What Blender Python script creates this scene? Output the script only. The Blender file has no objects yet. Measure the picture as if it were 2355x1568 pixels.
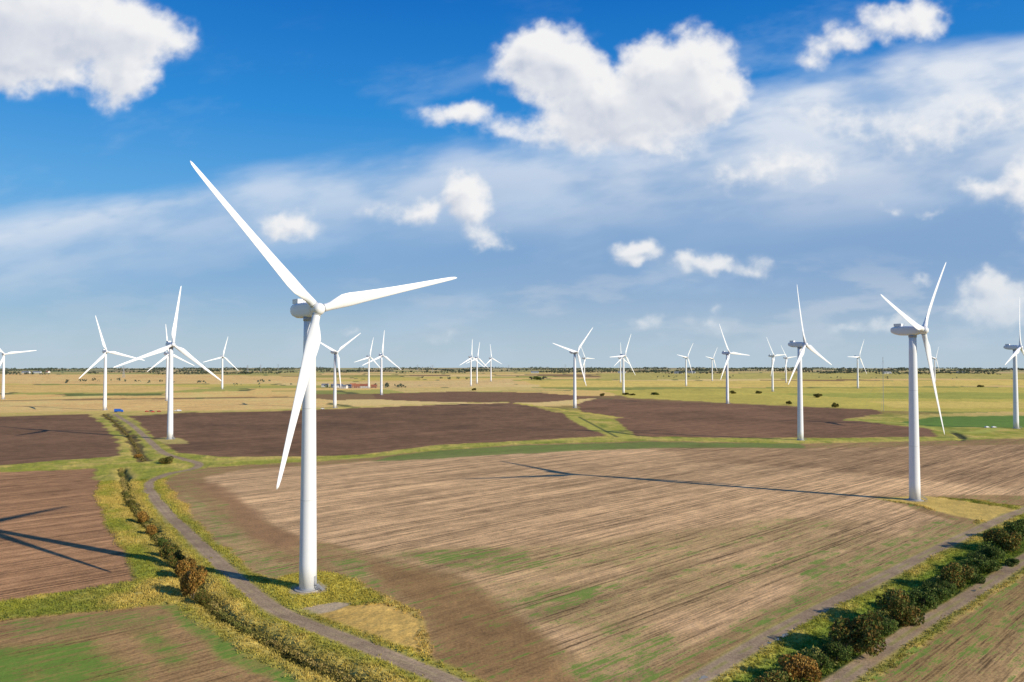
import bpy, math, random
import numpy as np
from mathutils import Vector, Matrix
random.seed(7); rng=np.random.default_rng(7)
S=bpy.context.scene
S.view_settings.view_transform='Standard'; S.view_settings.look='None'; S.view_settings.exposure=0
# ---------------------------------------------------------------- survey helpers
W,H,F=2355.,1568.,1831.
PITCH=math.atan(50/1831.); CH=57.0
sp,cp=math.sin(PITCH),math.cos(PITCH)
def ray(px,py):
    a=(px-W/2)/F; b=(H/2-py)/F
    return Vector((a, cp-b*sp, sp+b*cp))
def G(px,py):
    d=ray(px,py); t=CH/-d.z
    return (d.x*t,d.y*t)
def proj(P):
    x,y,z=P[0],P[1],P[2]-CH
    dep=y*cp+z*sp; up=-y*sp+z*cp
    return (W/2+F*x/dep, H/2-F*up/dep)
# ---------------------------------------------------------------- numpy helpers
def vn(x,y,seed):
    xi=np.floor(x).astype(np.int64); yi=np.floor(y).astype(np.int64)
    fx=x-xi; fy=y-yi; fx=fx*fx*(3-2*fx); fy=fy*fy*(3-2*fy)
    def h(a,b):
        v=(a*374761393+b*668265263+seed*982451653)&0xffffffff
        v=((v^(v>>13))*1274126177)&0xffffffff
        return (v^(v>>16)).astype(np.float64)/4294967296.
    a=h(xi,yi);b=h(xi+1,yi);c=h(xi,yi+1);d=h(xi+1,yi+1)
    return (a*(1-fx)+b*fx)*(1-fy)+(c*(1-fx)+d*fx)*fy
def fbm(x,y,seed,o=4,g=.5):
    s=0;a=.5;t=0
    for i in range(o):
        s=s+a*vn(x,y,seed+i*17); t+=a; a*=g; x,y=(x*1.62-y*1.2)+3.1,(x*1.2+y*1.62)+1.7
    return s/t
def sst(a,b_,x):
    t_=np.clip((x-a)/(b_-a),0,1)
    return t_*t_*(3-2*t_)
_s=sst
def mesh_np(name,co,faces,n=4,smooth=False,val=False):
    me=bpy.data.meshes.new(name)
    me.vertices.add(len(co)); me.vertices.foreach_set('co',np.asarray(co,dtype=np.float32).ravel())
    f=np.asarray(faces,dtype=np.int32)
    me.loops.add(f.size); me.loops.foreach_set('vertex_index',f.ravel())
    me.polygons.add(len(f)); me.polygons.foreach_set('loop_start',np.arange(0,f.size,n,dtype=np.int32))
    me.polygons.foreach_set('loop_total',np.full(len(f),n,dtype=np.int32))
    if smooth: me.polygons.foreach_set('use_smooth',np.ones(len(f),dtype=bool))
    me.update(calc_edges=True)
    return me
def add_col(me,name,col):
    a=me.color_attributes.new(name,'FLOAT_COLOR','POINT')
    c=np.ones((len(me.vertices),4),dtype=np.float32); c[:,:col.shape[1]]=col
    a.data.foreach_set('color',c.ravel())
def obj(name,me,mat=None,parent=None,loc=(0,0,0)):
    o=bpy.data.objects.new(name,me); S.collection.objects.link(o)
    if mat is not None and me is not None and len(me.materials)==0: me.materials.append(mat)
    if parent: o.parent=parent
    o.location=loc; return o
# ---------------------------------------------------------------- materials
def simple(name,col,rough=.6,noise=.0,scale=1.,metal=0):
    m=bpy.data.materials.new(name); m.use_nodes=True; nt=m.node_tree
    b=nt.nodes['Principled BSDF']; b.inputs['Roughness'].default_value=rough; b.inputs['Metallic'].default_value=metal
    tc=nt.nodes.new('ShaderNodeTexCoord'); n=nt.nodes.new('ShaderNodeTexNoise'); n.inputs['Scale'].default_value=scale; n.inputs['Detail'].default_value=3
    nt.links.new(tc.outputs['Object'],n.inputs['Vector'])
    mx=nt.nodes.new('ShaderNodeMix'); mx.data_type='RGBA'
    mx.inputs[6].default_value=(*[c*(1-noise) for c in col],1); mx.inputs[7].default_value=(*[min(1,c*(1+noise)) for c in col],1)
    nt.links.new(n.outputs['Fac'],mx.inputs[0]); nt.links.new(mx.outputs[2],b.inputs['Base Color'])
    return m
def attrmat(name,rough=.8,trans=0.0):
    m=bpy.data.materials.new(name); m.use_nodes=True; nt=m.node_tree
    b=nt.nodes['Principled BSDF']; b.inputs['Roughness'].default_value=rough
    b.inputs['Specular IOR Level'].default_value=.15
    a=nt.nodes.new('ShaderNodeAttribute'); a.attribute_name='Col'
    nt.links.new(a.outputs['Color'],b.inputs['Base Color'])
    if trans>0:
        t=nt.nodes.new('ShaderNodeBsdfTranslucent'); nt.links.new(a.outputs['Color'],t.inputs[0])
        ms=nt.nodes.new('ShaderNodeMixShader'); ms.inputs[0].default_value=trans
        nt.links.new(b.outputs[0],ms.inputs[1]); nt.links.new(t.outputs[0],ms.inputs[2])
        nt.links.new(ms.outputs[0],nt.nodes['Material Output'].inputs['Surface'])
    return m
# ---------------------------------------------------------------- camera
cam=bpy.data.cameras.new('camera'); co=bpy.data.objects.new('camera',cam); S.collection.objects.link(co)
cam.sensor_width=36; cam.lens=36*F/W; cam.clip_start=1; cam.clip_end=60000
co.location=(0,0,CH); co.rotation_euler=(math.radians(90)+PITCH,0,0); S.camera=co
# ---------------------------------------------------------------- sun
EL=math.radians(23.8); sh=Vector((-.870,.493,0)).normalized()
tosun=Vector((-sh.x*math.cos(EL),-sh.y*math.cos(EL),math.sin(EL)))
sl=bpy.data.lights.new('sun','SUN'); sl.energy=5.0; sl.angle=math.radians(.5); sl.color=(1,.91,.77)
so=bpy.data.objects.new('sun',sl); S.collection.objects.link(so)
so.rotation_euler=tosun.to_track_quat('Z','Y').to_euler(); so.location=(300,-200,300)
# ---------------------------------------------------------------- world / sky
wd=bpy.data.worlds.new('World'); S.world=wd; wd.use_nodes=True; nt=wd.node_tree; nt.nodes.clear()
class NB:
    def __init__(s,nt): s.nt=nt
    def lk(s,v,inp):
        if isinstance(v,bpy.types.NodeSocket): s.nt.links.new(v,inp)
        elif v is not None: inp.default_value=v
    def m(s,op,a,b=None,c=None,clamp=False):
        n=s.nt.nodes.new('ShaderNodeMath'); n.operation=op; n.use_clamp=clamp
        for i,v in enumerate((a,b,c)):
            if v is not None: s.lk(v,n.inputs[i])
        return n.outputs[0]
    def vm(s,op,a,b=None,sc=None):
        n=s.nt.nodes.new('ShaderNodeVectorMath'); n.operation=op
        s.lk(a,n.inputs[0])
        if b is not None: s.lk(b,n.inputs[1])
        if sc is not None: s.lk(sc,n.inputs['Scale'])
        return n.outputs[0]
    def ss(s,x,a,b,lo=0.,hi=1.):
        n=s.nt.nodes.new('ShaderNodeMapRange'); n.interpolation_type='SMOOTHSTEP'
        s.lk(x,n.inputs[0])
        for i,v in enumerate((a,b,lo,hi)): s.lk(v,n.inputs[i+1])
        return n.outputs[0]
    def noise(s,v,scale,detail=6,rough=.55,out='Fac'):
        n=s.nt.nodes.new('ShaderNodeTexNoise'); s.lk(v,n.inputs['Vector'])
        n.inputs['Scale'].default_value=scale; n.inputs['Detail'].default_value=detail; n.inputs['Roughness'].default_value=rough
        return n.outputs[out]
    def mix(s,f,a,b):
        n=s.nt.nodes.new('ShaderNodeMix'); n.data_type='RGBA'
        s.lk(f,n.inputs[0]); s.lk(a,n.inputs[6]); s.lk(b,n.inputs[7]); return n.outputs[2]
    def xyz(s,a,b,c):
        n=s.nt.nodes.new('ShaderNodeCombineXYZ'); s.lk(a,n.inputs[0]); s.lk(b,n.inputs[1]); s.lk(c,n.inputs[2]); return n.outputs[0]
def lin(*c): return np.array([((v/255+.055)/1.055)**2.4 if v>10 else v/255/12.92 for v in c])
b=NB(nt)
tc=nt.nodes.new('ShaderNodeTexCoord'); dirv=b.vm('NORMALIZE',tc.outputs['Generated'])
sx=nt.nodes.new('ShaderNodeSeparateXYZ'); nt.links.new(dirv,sx.inputs[0])
el=b.m('ARCSINE',sx.outputs[2]); zc=b.m('MAXIMUM',sx.outputs[2],.012)
sky=nt.nodes.new('ShaderNodeTexSky'); sky.sky_type='NISHITA'; sky.sun_disc=False
sky.sun_elevation=EL; sky.sun_rotation=math.atan2(tosun.x,tosun.y); sky.altitude=50; sky.air_density=1.0; sky.dust_density=.6; sky.ozone_density=3.0
nt.links.new(b.vm('NORMALIZE',b.xyz(sx.outputs[0],sx.outputs[1],zc)),sky.inputs[0])
hs=nt.nodes.new('ShaderNodeHueSaturation'); hs.inputs['Saturation'].default_value=1.25; nt.links.new(sky.outputs[0],hs.inputs['Color'])
ramp=nt.nodes.new('ShaderNodeValToRGB'); nt.links.new(b.m('DIVIDE',el,.6,clamp=True),ramp.inputs[0]); cr=ramp.color_ramp
stops=[(0,(172,197,213)),(.05,(160,192,216)),(.17,(128,177,221)),(.33,(92,168,228)),(.5,(38,142,222)),(.72,(3,112,203)),(1,(2,80,165))]
while len(cr.elements)<len(stops): cr.elements.new(.5)
for e_,(p_,c_) in zip(cr.elements,stops): e_.position=p_; e_.color=tuple(lin(*c_))+(1,)
base=b.mix(.8,hs.outputs[0],b.vm('SCALE',ramp.outputs[0],sc=10.))
bg=nt.nodes.new('ShaderNodeBackground'); bg.inputs[1].default_value=.1; nt.links.new(base,bg.inputs[0])
wo=nt.nodes.new('ShaderNodeOutputWorld'); nt.links.new(bg.outputs[0],wo.inputs[0])
# ---------------------------------------------------------------- clouds: a vast translucent shell 15 km out
azs=np.radians(np.concatenate([np.linspace(-75,-36,90)[:-1],np.linspace(-36,36,1250),np.linspace(36,75,90)[1:]]))
els=np.radians(np.concatenate([np.linspace(-.45,26,540),np.linspace(26,60,60)[1:]]))
A,E=np.meshgrid(azs,els); dx_,dy_,dz_=np.sin(A)*np.cos(E),np.cos(A)*np.cos(E),np.sin(E)
dep=np.maximum(dy_*cp+dz_*sp,.08); u=W/2+F*dx_/dep; v=H/2-F*(-dy_*sp+dz_*cp)/dep; v=np.clip(v,-2500,860); u=np.clip(u,-5500,8000)
BL=[(1230,120,75,62,.95),(1290,150,95,90,1),(1350,225,115,85,1),(1420,235,115,80,1),(1500,165,80,80,1),(1580,150,95,92,1),(1630,215,90,75,1),(1545,225,120,80,1),(1440,285,180,75,.72),(1175,165,55,45,.42),(1290,300,190,55,.4),(1480,335,170,55,.4),(1180,300,120,45,.34),
(20,30,250,150,1),(180,50,200,115,1),(300,70,130,80,.8),(275,165,85,85,.85),(110,150,150,70,.7),(400,95,65,50,.5),(60,120,120,70,.8),
(1040,272,110,42,.55),(1100,258,60,40,.62),(1068,450,58,54,.9),(1088,490,54,38,.75),(965,478,75,38,.55),(1115,540,70,28,.48),(870,482,50,28,.34),
(690,518,80,46,.62),(630,520,65,34,.4),(1475,590,76,38,.72),(1640,612,75,34,.58),(1725,622,68,20,.4),(1605,598,50,26,.5),(1760,600,40,30,.36),
(1890,105,82,44,.45),(1970,78,88,48,.5),(2065,55,80,46,.5),(2125,40,65,44,.62),(1855,135,55,32,.42),(2010,30,60,30,.32),
(2310,440,110,52,.5),(2225,425,66,36,.42),(2350,400,60,60,.52),(2300,700,105,75,.62),(2275,655,70,44,.6),(2200,720,60,30,.35),
(1488,750,42,28,.5),(2040,742,85,28,.42),(1935,748,70,22,.38),(1800,388,170,58,.42),(1690,410,95,50,.38),(2120,638,45,15,.34),(2030,472,50,18,.34),
(1620,752,75,24,.36),(1030,762,75,18,.26),(810,765,36,13,.3),(2130,485,50,16,.3),(1630,720,40,16,.3),(2480,500,160,80,.6),(-200,120,260,120,.9),(2600,680,160,60,.5),(-500,400,200,70,.45),(2090,300,220,75,.38),(1900,260,170,55,.34),(2300,250,170,70,.4)]
wu=u+(fbm(u/120,v/100,301,3)-.5)*76+(fbm(u/34,v/32,311,5,.55)-.5)*32; wv=v+(fbm(u/120,v/100,321,3)-.5)*60+(fbm(u/34,v/32,331,5,.55)-.5)*32
acc=np.zeros_like(u)
for (px,py,rx,ry,st) in BL:
    q_=np.maximum(0,1-np.sqrt(((wu-px)/(rx*1.28))**2+((wv-py)/(ry*1.28))**2))*st
    acc+=q_**2.6
D=acc**(1/2.6)
bill=1-np.abs(2*fbm(u/80,v/68,341,4,.5)-1)*2
fine_=fbm(u/24,v/20,351,5,.6)
gate=sst(0,.25,D)*sst(1.1,.2,D)
D2=D+gate*((bill-.6)*.13+(fine_-.5)*.26)
ca_=sst(.06,.54,D2)*sst(.0,.30,D)**.5
Ds=D+gate*(bill-.6)*.14+gate*(fine_-.5)*.07
tau=np.zeros_like(D)
for k in range(1,12):
    tau+=np.roll(np.roll(np.clip(Ds,0,1),-4*k,0),-2*k,1)*np.exp(-k/8)
edge=np.clip(Ds-np.roll(np.roll(Ds,-9,0),-6,1),-.3,.3)
lit=np.clip(1.10-tau*.105+edge*1.05+(bill-.5)*.10,0,1)
ccol=lin(172,185,209)[None,None]*(1-lit[...,None])+lin(243,243,244)[None,None]*lit[...,None]
haze=sst(450,840,v)[...,None]*.6; ccol=ccol*(1-haze)+lin(190,206,222)[None,None]*haze
up_edge=np.interp(u,[-1500,0,350,600,850,1050,1300,1700,2000,2355,4000],[620,498,432,385,345,300,270,190,160,95,-150])
cs_,sn_=math.cos(.16),math.sin(.16); ur=u*cs_-v*sn_; vr=u*sn_+v*cs_
s1=fbm(ur/520,vr/95,401,5,.5); s2=fbm(ur/190,vr/60,411,5,.55); s3=fbm(u/230,v/120,421,4)
dd=v-up_edge+(s1-.5)*100+(s2-.5)*36
thk=np.interp(u,[-1500,0,700,1200,1700,2355,4000],[100,130,175,225,280,330,330])
band=sst(-30,60,dd)*sst(thk*1.45,thk*.3,dd)*np.interp(u,[-500,0,600,1100,1600,2000,2355],[.6,.78,.66,.62,.82,.96,.96])*(.62+.38*sst(.3,.62,s2*.5+s3*.5))
veil=sst(0,thk*.8,dd)*np.interp(u,[-200,0,700,1300,2000,2600],[.18,.25,.45,.78,.86,.86])*sst(860,600,v)**.35
wisp=sst(.50,.80,fbm(ur/300,vr/110,431,6,.58))*.24*sst(-380,-30,dd)
vcol=lin(134,166,206)[None,None]*np.ones_like(u)[...,None]; vh=(sst(560,850,v)*.8)[...,None]; vcol=vcol*(1-vh)+lin(181,197,212)[None,None]*vh
soft=sst(.48,.72,fbm(u/170,v/50,441,5,.55))*sst(540,690,v)*sst(850,770,v)*np.interp(u,[0,900,1500,2355],[.15,.25,.4,.55])
hz=sst(680,846,v)*.5
bt=sst(.28,.62,s2*.55+s3*.45)[...,None]; bcol=lin(182,202,227)[None,None]*(1-bt)+lin(227,233,242)[None,None]*bt
one=np.ones(u.shape+(1,))
pc=np.zeros(u.shape+(3,)); pa=np.zeros(u.shape)
for col_,al_ in ((vcol,veil),(bcol,band),(lin(190,212,236)[None,None]*one,np.maximum(wisp,0)),(lin(198,209,222)[None,None]*one,soft),(ccol,ca_),(lin(188,206,219)[None,None]*one,hz)):
    al=al_[...,None]; pc=pc*(1-al)+col_*al; pa=pa*(1-al_)+al_
fade=sst(math.radians(75),math.radians(55),np.abs(A))*sst(math.radians(60),math.radians(35),E)
rgb=pc/np.maximum(pa,1e-4)[...,None]; pa=pa*fade
nr,na=u.shape; qd=np.arange(nr*na).reshape(nr,na)
fc=np.stack([qd[:-1,:-1],qd[:-1,1:],qd[1:,1:],qd[1:,:-1]],-1).reshape(-1,4)
cm=mesh_np('clouds',np.stack([dx_*15000,dy_*15000,dz_*15000+CH],-1).reshape(-1,3),fc)
add_col(cm,'Col',np.concatenate([rgb,pa[...,None]],-1).reshape(-1,4))
mc=bpy.data.materials.new('cloud_vapour'); mc.use_nodes=True; n_=mc.node_tree; n_.nodes.clear()
at=n_.nodes.new('ShaderNodeAttribute'); at.attribute_name='Col'; em=n_.nodes.new('ShaderNodeEmission'); tp=n_.nodes.new('ShaderNodeBsdfTransparent'); ms=n_.nodes.new('ShaderNodeMixShader'); mo=n_.nodes.new('ShaderNodeOutputMaterial')
n_.links.new(at.outputs['Color'],em.inputs[0]); n_.links.new(at.outputs['Alpha'],ms.inputs[0]); n_.links.new(tp.outputs[0],ms.inputs[1]); n_.links.new(em.outputs[0],ms.inputs[2]); n_.links.new(ms.outputs[0],mo.inputs[0])
mc.cycles.emission_sampling='NONE'
obj('clouds',cm,mc)
del A,E,u,v,wu,wv,acc,D,bill,fine_,D2,Ds,tau,s1,s2,s3,pc,rgb
# ---------------------------------------------------------------- ground sheet
inv=np.linspace(1/118.,1/9000.,620); r=1/inv
rin=np.array([.5,4,10,20,35,50,65,80,90,100,108,113]); r=np.concatenate([rin,r])
th1=np.radians(np.linspace(-40,40,1450)); th2=np.radians(np.linspace(40,320,142)[1:-1])
th_=np.concatenate([th1,th2]); nr,na=len(r),len(th_)
R,T=np.meshgrid(r,th_,indexing='ij'); X=(R*np.sin(T)).ravel(); Y=(R*np.cos(T)).ravel(); RR=R.ravel()
N=len(X)
amp=np.clip(.006*RR,1.2,10)
Xw=X+(fbm(X/14,Y/14,1,4)-.5)*2.2*amp; Yw=Y+(fbm(X/14,Y/14,2,4)-.5)*2.2*amp
nA=fbm(X/22,Y/22,3,4); nB=fbm(X/5,Y/5,4,3); nC=fbm(X/90,Y/90,5,4); nD=fbm(X/1.6,Y/1.6,6,2)
def L(c): return np.array(c)[None,:]
def mixc(a,b_,t_): return a*(1-t_[:,None])+b_*t_[:,None]
ca,sa=math.cos(.42),math.sin(.42)
pu=(X*ca+Y*sa)+60*(nC-.5); pv=(-X*sa+Y*ca)+60*(fbm(X/200,Y/200,9,2)-.5)
row=np.floor(pv/230+.3*np.sin(pv/300)); cu=pu/430+row*.37; coli=np.floor(cu)
hsh=vn(coli+.0,row+.0,77)
pal=np.array([[.56,.42,.18],[.60,.46,.21],[.52,.40,.17],[.44,.39,.11],[.22,.25,.07],[.20,.14,.07],[.55,.42,.16],[.31,.32,.09]])
idx=(hsh*7.99).astype(int); C=pal[idx].copy()
fr=np.minimum(np.abs(cu-coli-.0),np.abs(1-(cu-coli)))*430
C=mixc(C,L((.10,.12,.05)),1-sst(4,12,fr))
far=sst(2800,7500,RR); C=mixc(C,L((.19,.22,.17)),far*.65)  # aerial haze painted into the ground colour with distance
grass=np.ones(N); rows=np.zeros(N); green=np.zeros(N); hgt=np.zeros(N)
verge=mixc(L((.27,.285,.05))*np.ones((N,1)),L((.47,.38,.12)),sst(.36,.64,nA*.65+nB*.35)); verge=mixc(verge,L((.14,.19,.035))*np.ones((N,1)),sst(.5,.75,fbm(X/9,Y/30,12,4))*.6)
nearv=sst(1150,850,RR); C=mixc(C,verge,nearv); grass*=nearv
def smooth_line(pts,k=6):
    p=[Vector(q) for q in pts]; out=[]; n=len(p)
    for i in range(n-1):
        p0=p[i-1] if i>0 else p[0]; p1=p[i]; p2=p[i+1]; p3=p[i+2] if i<n-2 else p[-1]
        for j in range(k):
            t_=j/k
            out.append(.5*((2*p1)+(-p0+p2)*t_+(2*p0-5*p1+4*p2-p3)*t_*t_+(-p0+3*p1-3*p2+p3)*t_**3))
    out.append(p[-1])
    return [(v.x,v.y) for v in out]
def sdpoly(poly,marg=20,warp=1.):
    P_=np.array(poly); x0,y0=P_.min(0)-marg; x1,y1=P_.max(0)+marg
    xx=Xw if warp else X; yy=Yw if warp else Y
    k=np.nonzero((xx>x0)&(xx<x1)&(yy>y0)&(yy<y1))[0]
    if len(k)==0: return k,None
    x=xx[k];y=yy[k]; d=np.full(len(k),1e18); out=np.ones(len(k),bool)
    for i in range(len(P_)):
        a=P_[i]; c=P_[i-1]; ex,ey=c-a; wx=x-a[0]; wy=y-a[1]
        tt=np.clip((wx*ex+wy*ey)/(ex*ex+ey*ey+1e-9),0,1); dx=wx-ex*tt; dy=wy-ey*tt; d=np.minimum(d,dx*dx+dy*dy)
        c1=y>=a[1]; c2=y<c[1]; c3=ex*wy>ey*wx
        out^=((c1&c2&c3)|(~c1&~c2&~c3))
    d=np.sqrt(d); return k,np.where(out,d,-d)
def field(pts,col,soft=1.5,rw=0.,gr=0.,isgrass=0.,alpha=1.,var=.12,warp=1):
    poly=[G(*p) for p in pts]; k,d=sdpoly(poly,20+soft*3,warp)
    if d is None: return
    m=(1-_s(-soft,soft,d+(nA[k]-.5)*soft*1.6))*alpha
    c=L(col)*(1+(nA[k,None]-.5)*2*var+(nB[k,None]-.5)*2*var*.8+(nC[k,None]-.5)*2.4*var)
    C[k]=mixc(C[k],c,m); grass[k]=grass[k]*(1-m)+isgrass*m; rows[k]=rows[k]*(1-m)+rw*m
    green[k]=green[k]*(1-m)+gr*m
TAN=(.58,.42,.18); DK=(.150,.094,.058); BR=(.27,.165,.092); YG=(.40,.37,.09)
field([(-400,862),(300,860),(700,866),(720,880),(300,884),(-400,880)],(.56,.41,.18),10)
field([(-300,884),(300,886),(500,892),(330,903),(-300,902)],(.53,.40,.15),8)
field([(-300,906),(250,908),(520,899),(720,900),(700,912),(430,914),(-300,925)],(.62,.43,.17),4,rw=.3)
field([(-300,926),(420,917),(700,914),(760,920),(745,938),(500,944),(200,943),(-300,952)],TAN,3,rw=.5)
field([(150,905),(380,905),(380,909),(150,911)],(.12,.16,.05),3)
field([(760,880),(1180,872),(1190,888),(900,892),(770,895)],(.54,.42,.20),5)
field([(880,893),(1200,890),(1350,897),(1100,900),(930,903)],(.48,.40,.16),4)
field([(860,906),(1050,900),(1240,903),(1380,914),(1230,926),(1000,924),(860,918)],(.16,.10,.06),3)
field([(1380,858),(2500,858),(2500,870),(1380,872)],(.36,.34,.11),9)
field([(1200,874),(1900,876),(2500,872),(2700,884),(1900,890),(1250,890)],(.52,.43,.13),6)
field([(1380,898),(1600,893),(2500,890),(2700,950),(2050,945),(1750,930),(1450,915)],YG,4)
field([(1750,905),(2200,902),(2500,905),(2500,918),(2000,916)],(.28,.31,.07),5)
field([(2000,922),(2600,926),(2600,940),(2060,938)],(.48,.41,.12),4)
field([(2075,970),(2150,958),(2600,952),(2700,985),(2250,983),(2100,980)],(.10,.19,.04),2.5)
field([(-300,962),(0,957),(205,952),(245,985),(272,1020),(278,1048),(150,1058),(0,1070),(-300,1095)],DK,1.6,rw=.5,var=.22)  # DK fields: dark ploughed soil, mottling also stands in for cloud shadow
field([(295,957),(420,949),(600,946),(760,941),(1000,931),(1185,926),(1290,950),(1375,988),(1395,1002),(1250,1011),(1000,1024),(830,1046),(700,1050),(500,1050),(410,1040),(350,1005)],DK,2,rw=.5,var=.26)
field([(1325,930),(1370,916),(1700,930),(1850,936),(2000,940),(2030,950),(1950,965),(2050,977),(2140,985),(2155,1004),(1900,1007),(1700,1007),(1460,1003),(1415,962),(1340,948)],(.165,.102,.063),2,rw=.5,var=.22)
field([(-400,1110),(0,1086),(215,1078),(224,1130),(243,1200),(286,1268),(306,1335),(200,1353),(100,1368),(0,1383),(-400,1450)],BR,1.2,rw=.85,var=.2)
field([(-500,1480),(0,1428),(200,1408),(390,1392),(450,1432),(560,1500),(760,1600),(700,1750),(-600,1750)],(.25,.17,.085),1.2,rw=.8,gr=.35,var=.18)
field([(370,1396),(400,1392),(455,1432),(570,1500),(770,1600),(700,1600),(520,1510),(430,1440)],(.20,.22,.06),1.5,gr=.95,alpha=.85)
field([(-400,1520),(100,1480),(205,1474),(255,1510),(300,1545),(270,1640),(-400,1700)],(.20,.20,.06),4,gr=1.1,rw=.5,alpha=.95)
field([(310,1450),(360,1450),(430,1520),(400,1530)],(.22,.20,.07),3,gr=.9,alpha=.8)
field([(40,1430),(330,1410),(400,1430),(250,1450),(60,1460)],(.23,.18,.08),3,gr=.7,alpha=.8)
field([(395,1090),(470,1076),(560,1070),(750,1060),(1000,1036),(1200,1022),(1500,1014),(1840,1020),(2150,1014),(2355,1008),(2800,1010),(3000,1090),(2420,1168),(2330,1162),(2250,1150),(2110,1140),(2010,1147),(2130,1168),(2250,1196),(2230,1232),(2000,1338),(1800,1436),(1545,1580),(1400,1750),(1050,1700),(985,1530),(975,1450),(955,1408),(870,1370),(800,1325),(700,1310),(640,1335),(560,1305),(450,1195),(380,1112)],(.25,.175,.09),1.4,rw=.5,gr=.45)
field([(470,1095),(560,1080),(760,1068),(1000,1048),(1200,1038),(1500,1030),(1840,1032),(2355,1022),(2800,1030),(2900,1080),(2400,1140),(2250,1138),(2000,1140),(2120,1175),(2190,1200),(2130,1250),(1900,1350),(1700,1440),(1480,1560),(1380,1560),(1270,1470),(1190,1400),(1050,1320),(820,1265),(690,1235),(590,1190),(500,1130)],(.41,.295,.175),2.5,rw=1,gr=.0,var=.16)
field([(1000,1036),(1200,1024),(1500,1016),(1840,1020),(1850,1030),(1500,1030),(1250,1040),(1000,1055),(850,1062),(900,1048)],(.11,.17,.045),2,rw=.2,gr=.5,alpha=.85)
field([(1500,1030),(1840,1032),(2355,1022),(2800,1030),(2900,1080),(2355,1120),(2150,1110),(1900,1080),(1600,1060)],(.24,.165,.095),9,rw=.95,alpha=.7,var=.2)
def gpatch(pts,a,s,al=.8): field(pts,(.33,.245,.13),s,rw=1,gr=a,alpha=al)
gpatch([(760,1262),(980,1272),(1250,1255),(1500,1225),(1800,1190),(2000,1200),(1600,1290),(1300,1330),(1050,1310)],.62,8)
gpatch([(1080,1330),(1350,1330),(1700,1280),(1950,1220),(2080,1225),(1750,1350),(1400,1450),(1240,1430)],.66,8)
gpatch([(1250,1530),(1420,1440),(1620,1460),(1500,1640),(1330,1640)],.95,5)
gpatch([(1880,1300),(2150,1195),(2240,1200),(2230,1232),(2000,1340),(1640,1500),(1570,1500),(1800,1370)],.85,4)
gpatch([(420,1130),(470,1160),(640,1290),(700,1300),(640,1335),(560,1300),(450,1190)],.75,3)
gpatch([(760,1290),(900,1290),(960,1330),(860,1340),(780,1318)],.85,3)
gpatch([(930,1268),(1150,1258),(1280,1295),(1130,1330),(1040,1310)],.95,5)
gpatch([(1130,1370),(1330,1350),(1420,1390),(1260,1425)],.85,5)
field([(505,1110),(560,1150),(640,1215),(690,1240),(680,1275),(590,1235),(520,1170),(450,1110)],(.23,.145,.08),2.5,alpha=.8,gr=.05)
field([(850,1290),(1000,1325),(1120,1370),(1210,1440),(1290,1520),(1360,1600),(1120,1640),(1020,1560),(1000,1450),(960,1390),(880,1340)],(.22,.145,.07),2.5,alpha=.85,rw=.3,gr=.3,var=.2)
field([(1975,1580),(2100,1490),(2355,1318),(2700,1100),(3200,1100),(3000,1700),(1800,1750)],(.29,.21,.10),1.2,rw=1,gr=.68)
field([(2180,1568),(2355,1440),(2600,1300),(2600,1700)],(.36,.26,.14),3,rw=1,gr=.5,alpha=.7)
field([(590,1350),(650,1325),(700,1312),(765,1318),(830,1348),(875,1376),(800,1390),(690,1402),(630,1388)],(.36,.33,.07),1,isgrass=.6,var=.2)
field([(705,1410),(790,1392),(880,1388),(950,1410),(972,1440),(972,1500),(990,1530),(930,1505),(840,1478),(760,1450)],(.46,.33,.11),.9,isgrass=.3,var=.3)
field([(665,1404),(720,1392),(770,1384),(810,1386),(775,1400),(712,1415)],(.33,.29,.22),.6)
field([(2015,1146),(2110,1138),(2200,1150),(2320,1166),(2345,1180),(2290,1203),(2200,1188),(2120,1165)],(.44,.34,.11),1.2,isgrass=.3,var=.25)
field([(350,1012),(391,1005),(435,1012),(430,1020),(385,1022)],(.36,.31,.12),1.5,isgrass=.5)
def dline(pts,warp=0):
    P_=np.array(pts); x0,y0=P_.min(0)-30; x1,y1=P_.max(0)+30
    xx=Xw if warp else X; yy=Yw if warp else Y
    k=np.nonzero((xx>x0)&(xx<x1)&(yy>y0)&(yy<y1))[0]; x=xx[k];y=yy[k]; d=np.full(len(k),1e9)
    for i in range(len(P_)-1):
        a=P_[i]; e=P_[i+1]-a; wx=x-a[0]; wy=y-a[1]; tt=np.clip((wx*e[0]+wy*e[1])/(e@e+1e-9),0,1)
        d=np.minimum(d,np.hypot(wx-e[0]*tt,wy-e[1]*tt))
    return k,d
def gl(px): return smooth_line([G(*p) for p in px])
TR1=gl([(262,952),(300,975),(340,1010),(375,1040),(425,1056),(458,1067),(440,1079),(385,1090),(350,1106),(342,1122),(360,1150),(395,1190),(435,1228),(500,1290),(560,1345),(620,1392),(700,1432),(800,1470),(900,1510),(1040,1570),(1200,1660)])
TR2=gl([(2420,1150),(2330,1182),(2200,1240),(2000,1342),(1800,1445),(1575,1580),(1400,1690)])
TR3=gl([(2600,1120),(2355,1285),(2230,1368),(2100,1447),(1925,1568),(1750,1690)])
DI1=gl([(238,952),(268,975),(300,1008),(322,1045),(330,1060)])
DI1b=gl([(278,1078),(284,1110),(295,1145),(325,1185),(370,1245),(410,1295),(440,1345),(490,1392),(560,1440),(680,1500),(830,1575),(950,1640)])
DI2=gl([(2600,1090),(2355,1225),(2200,1320),(2070,1400),(1975,1460),(1830,1545),(1700,1630)])
DI3=gl([(2150,985),(2185,992),(2212,1005),(2205,1012)])
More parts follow.
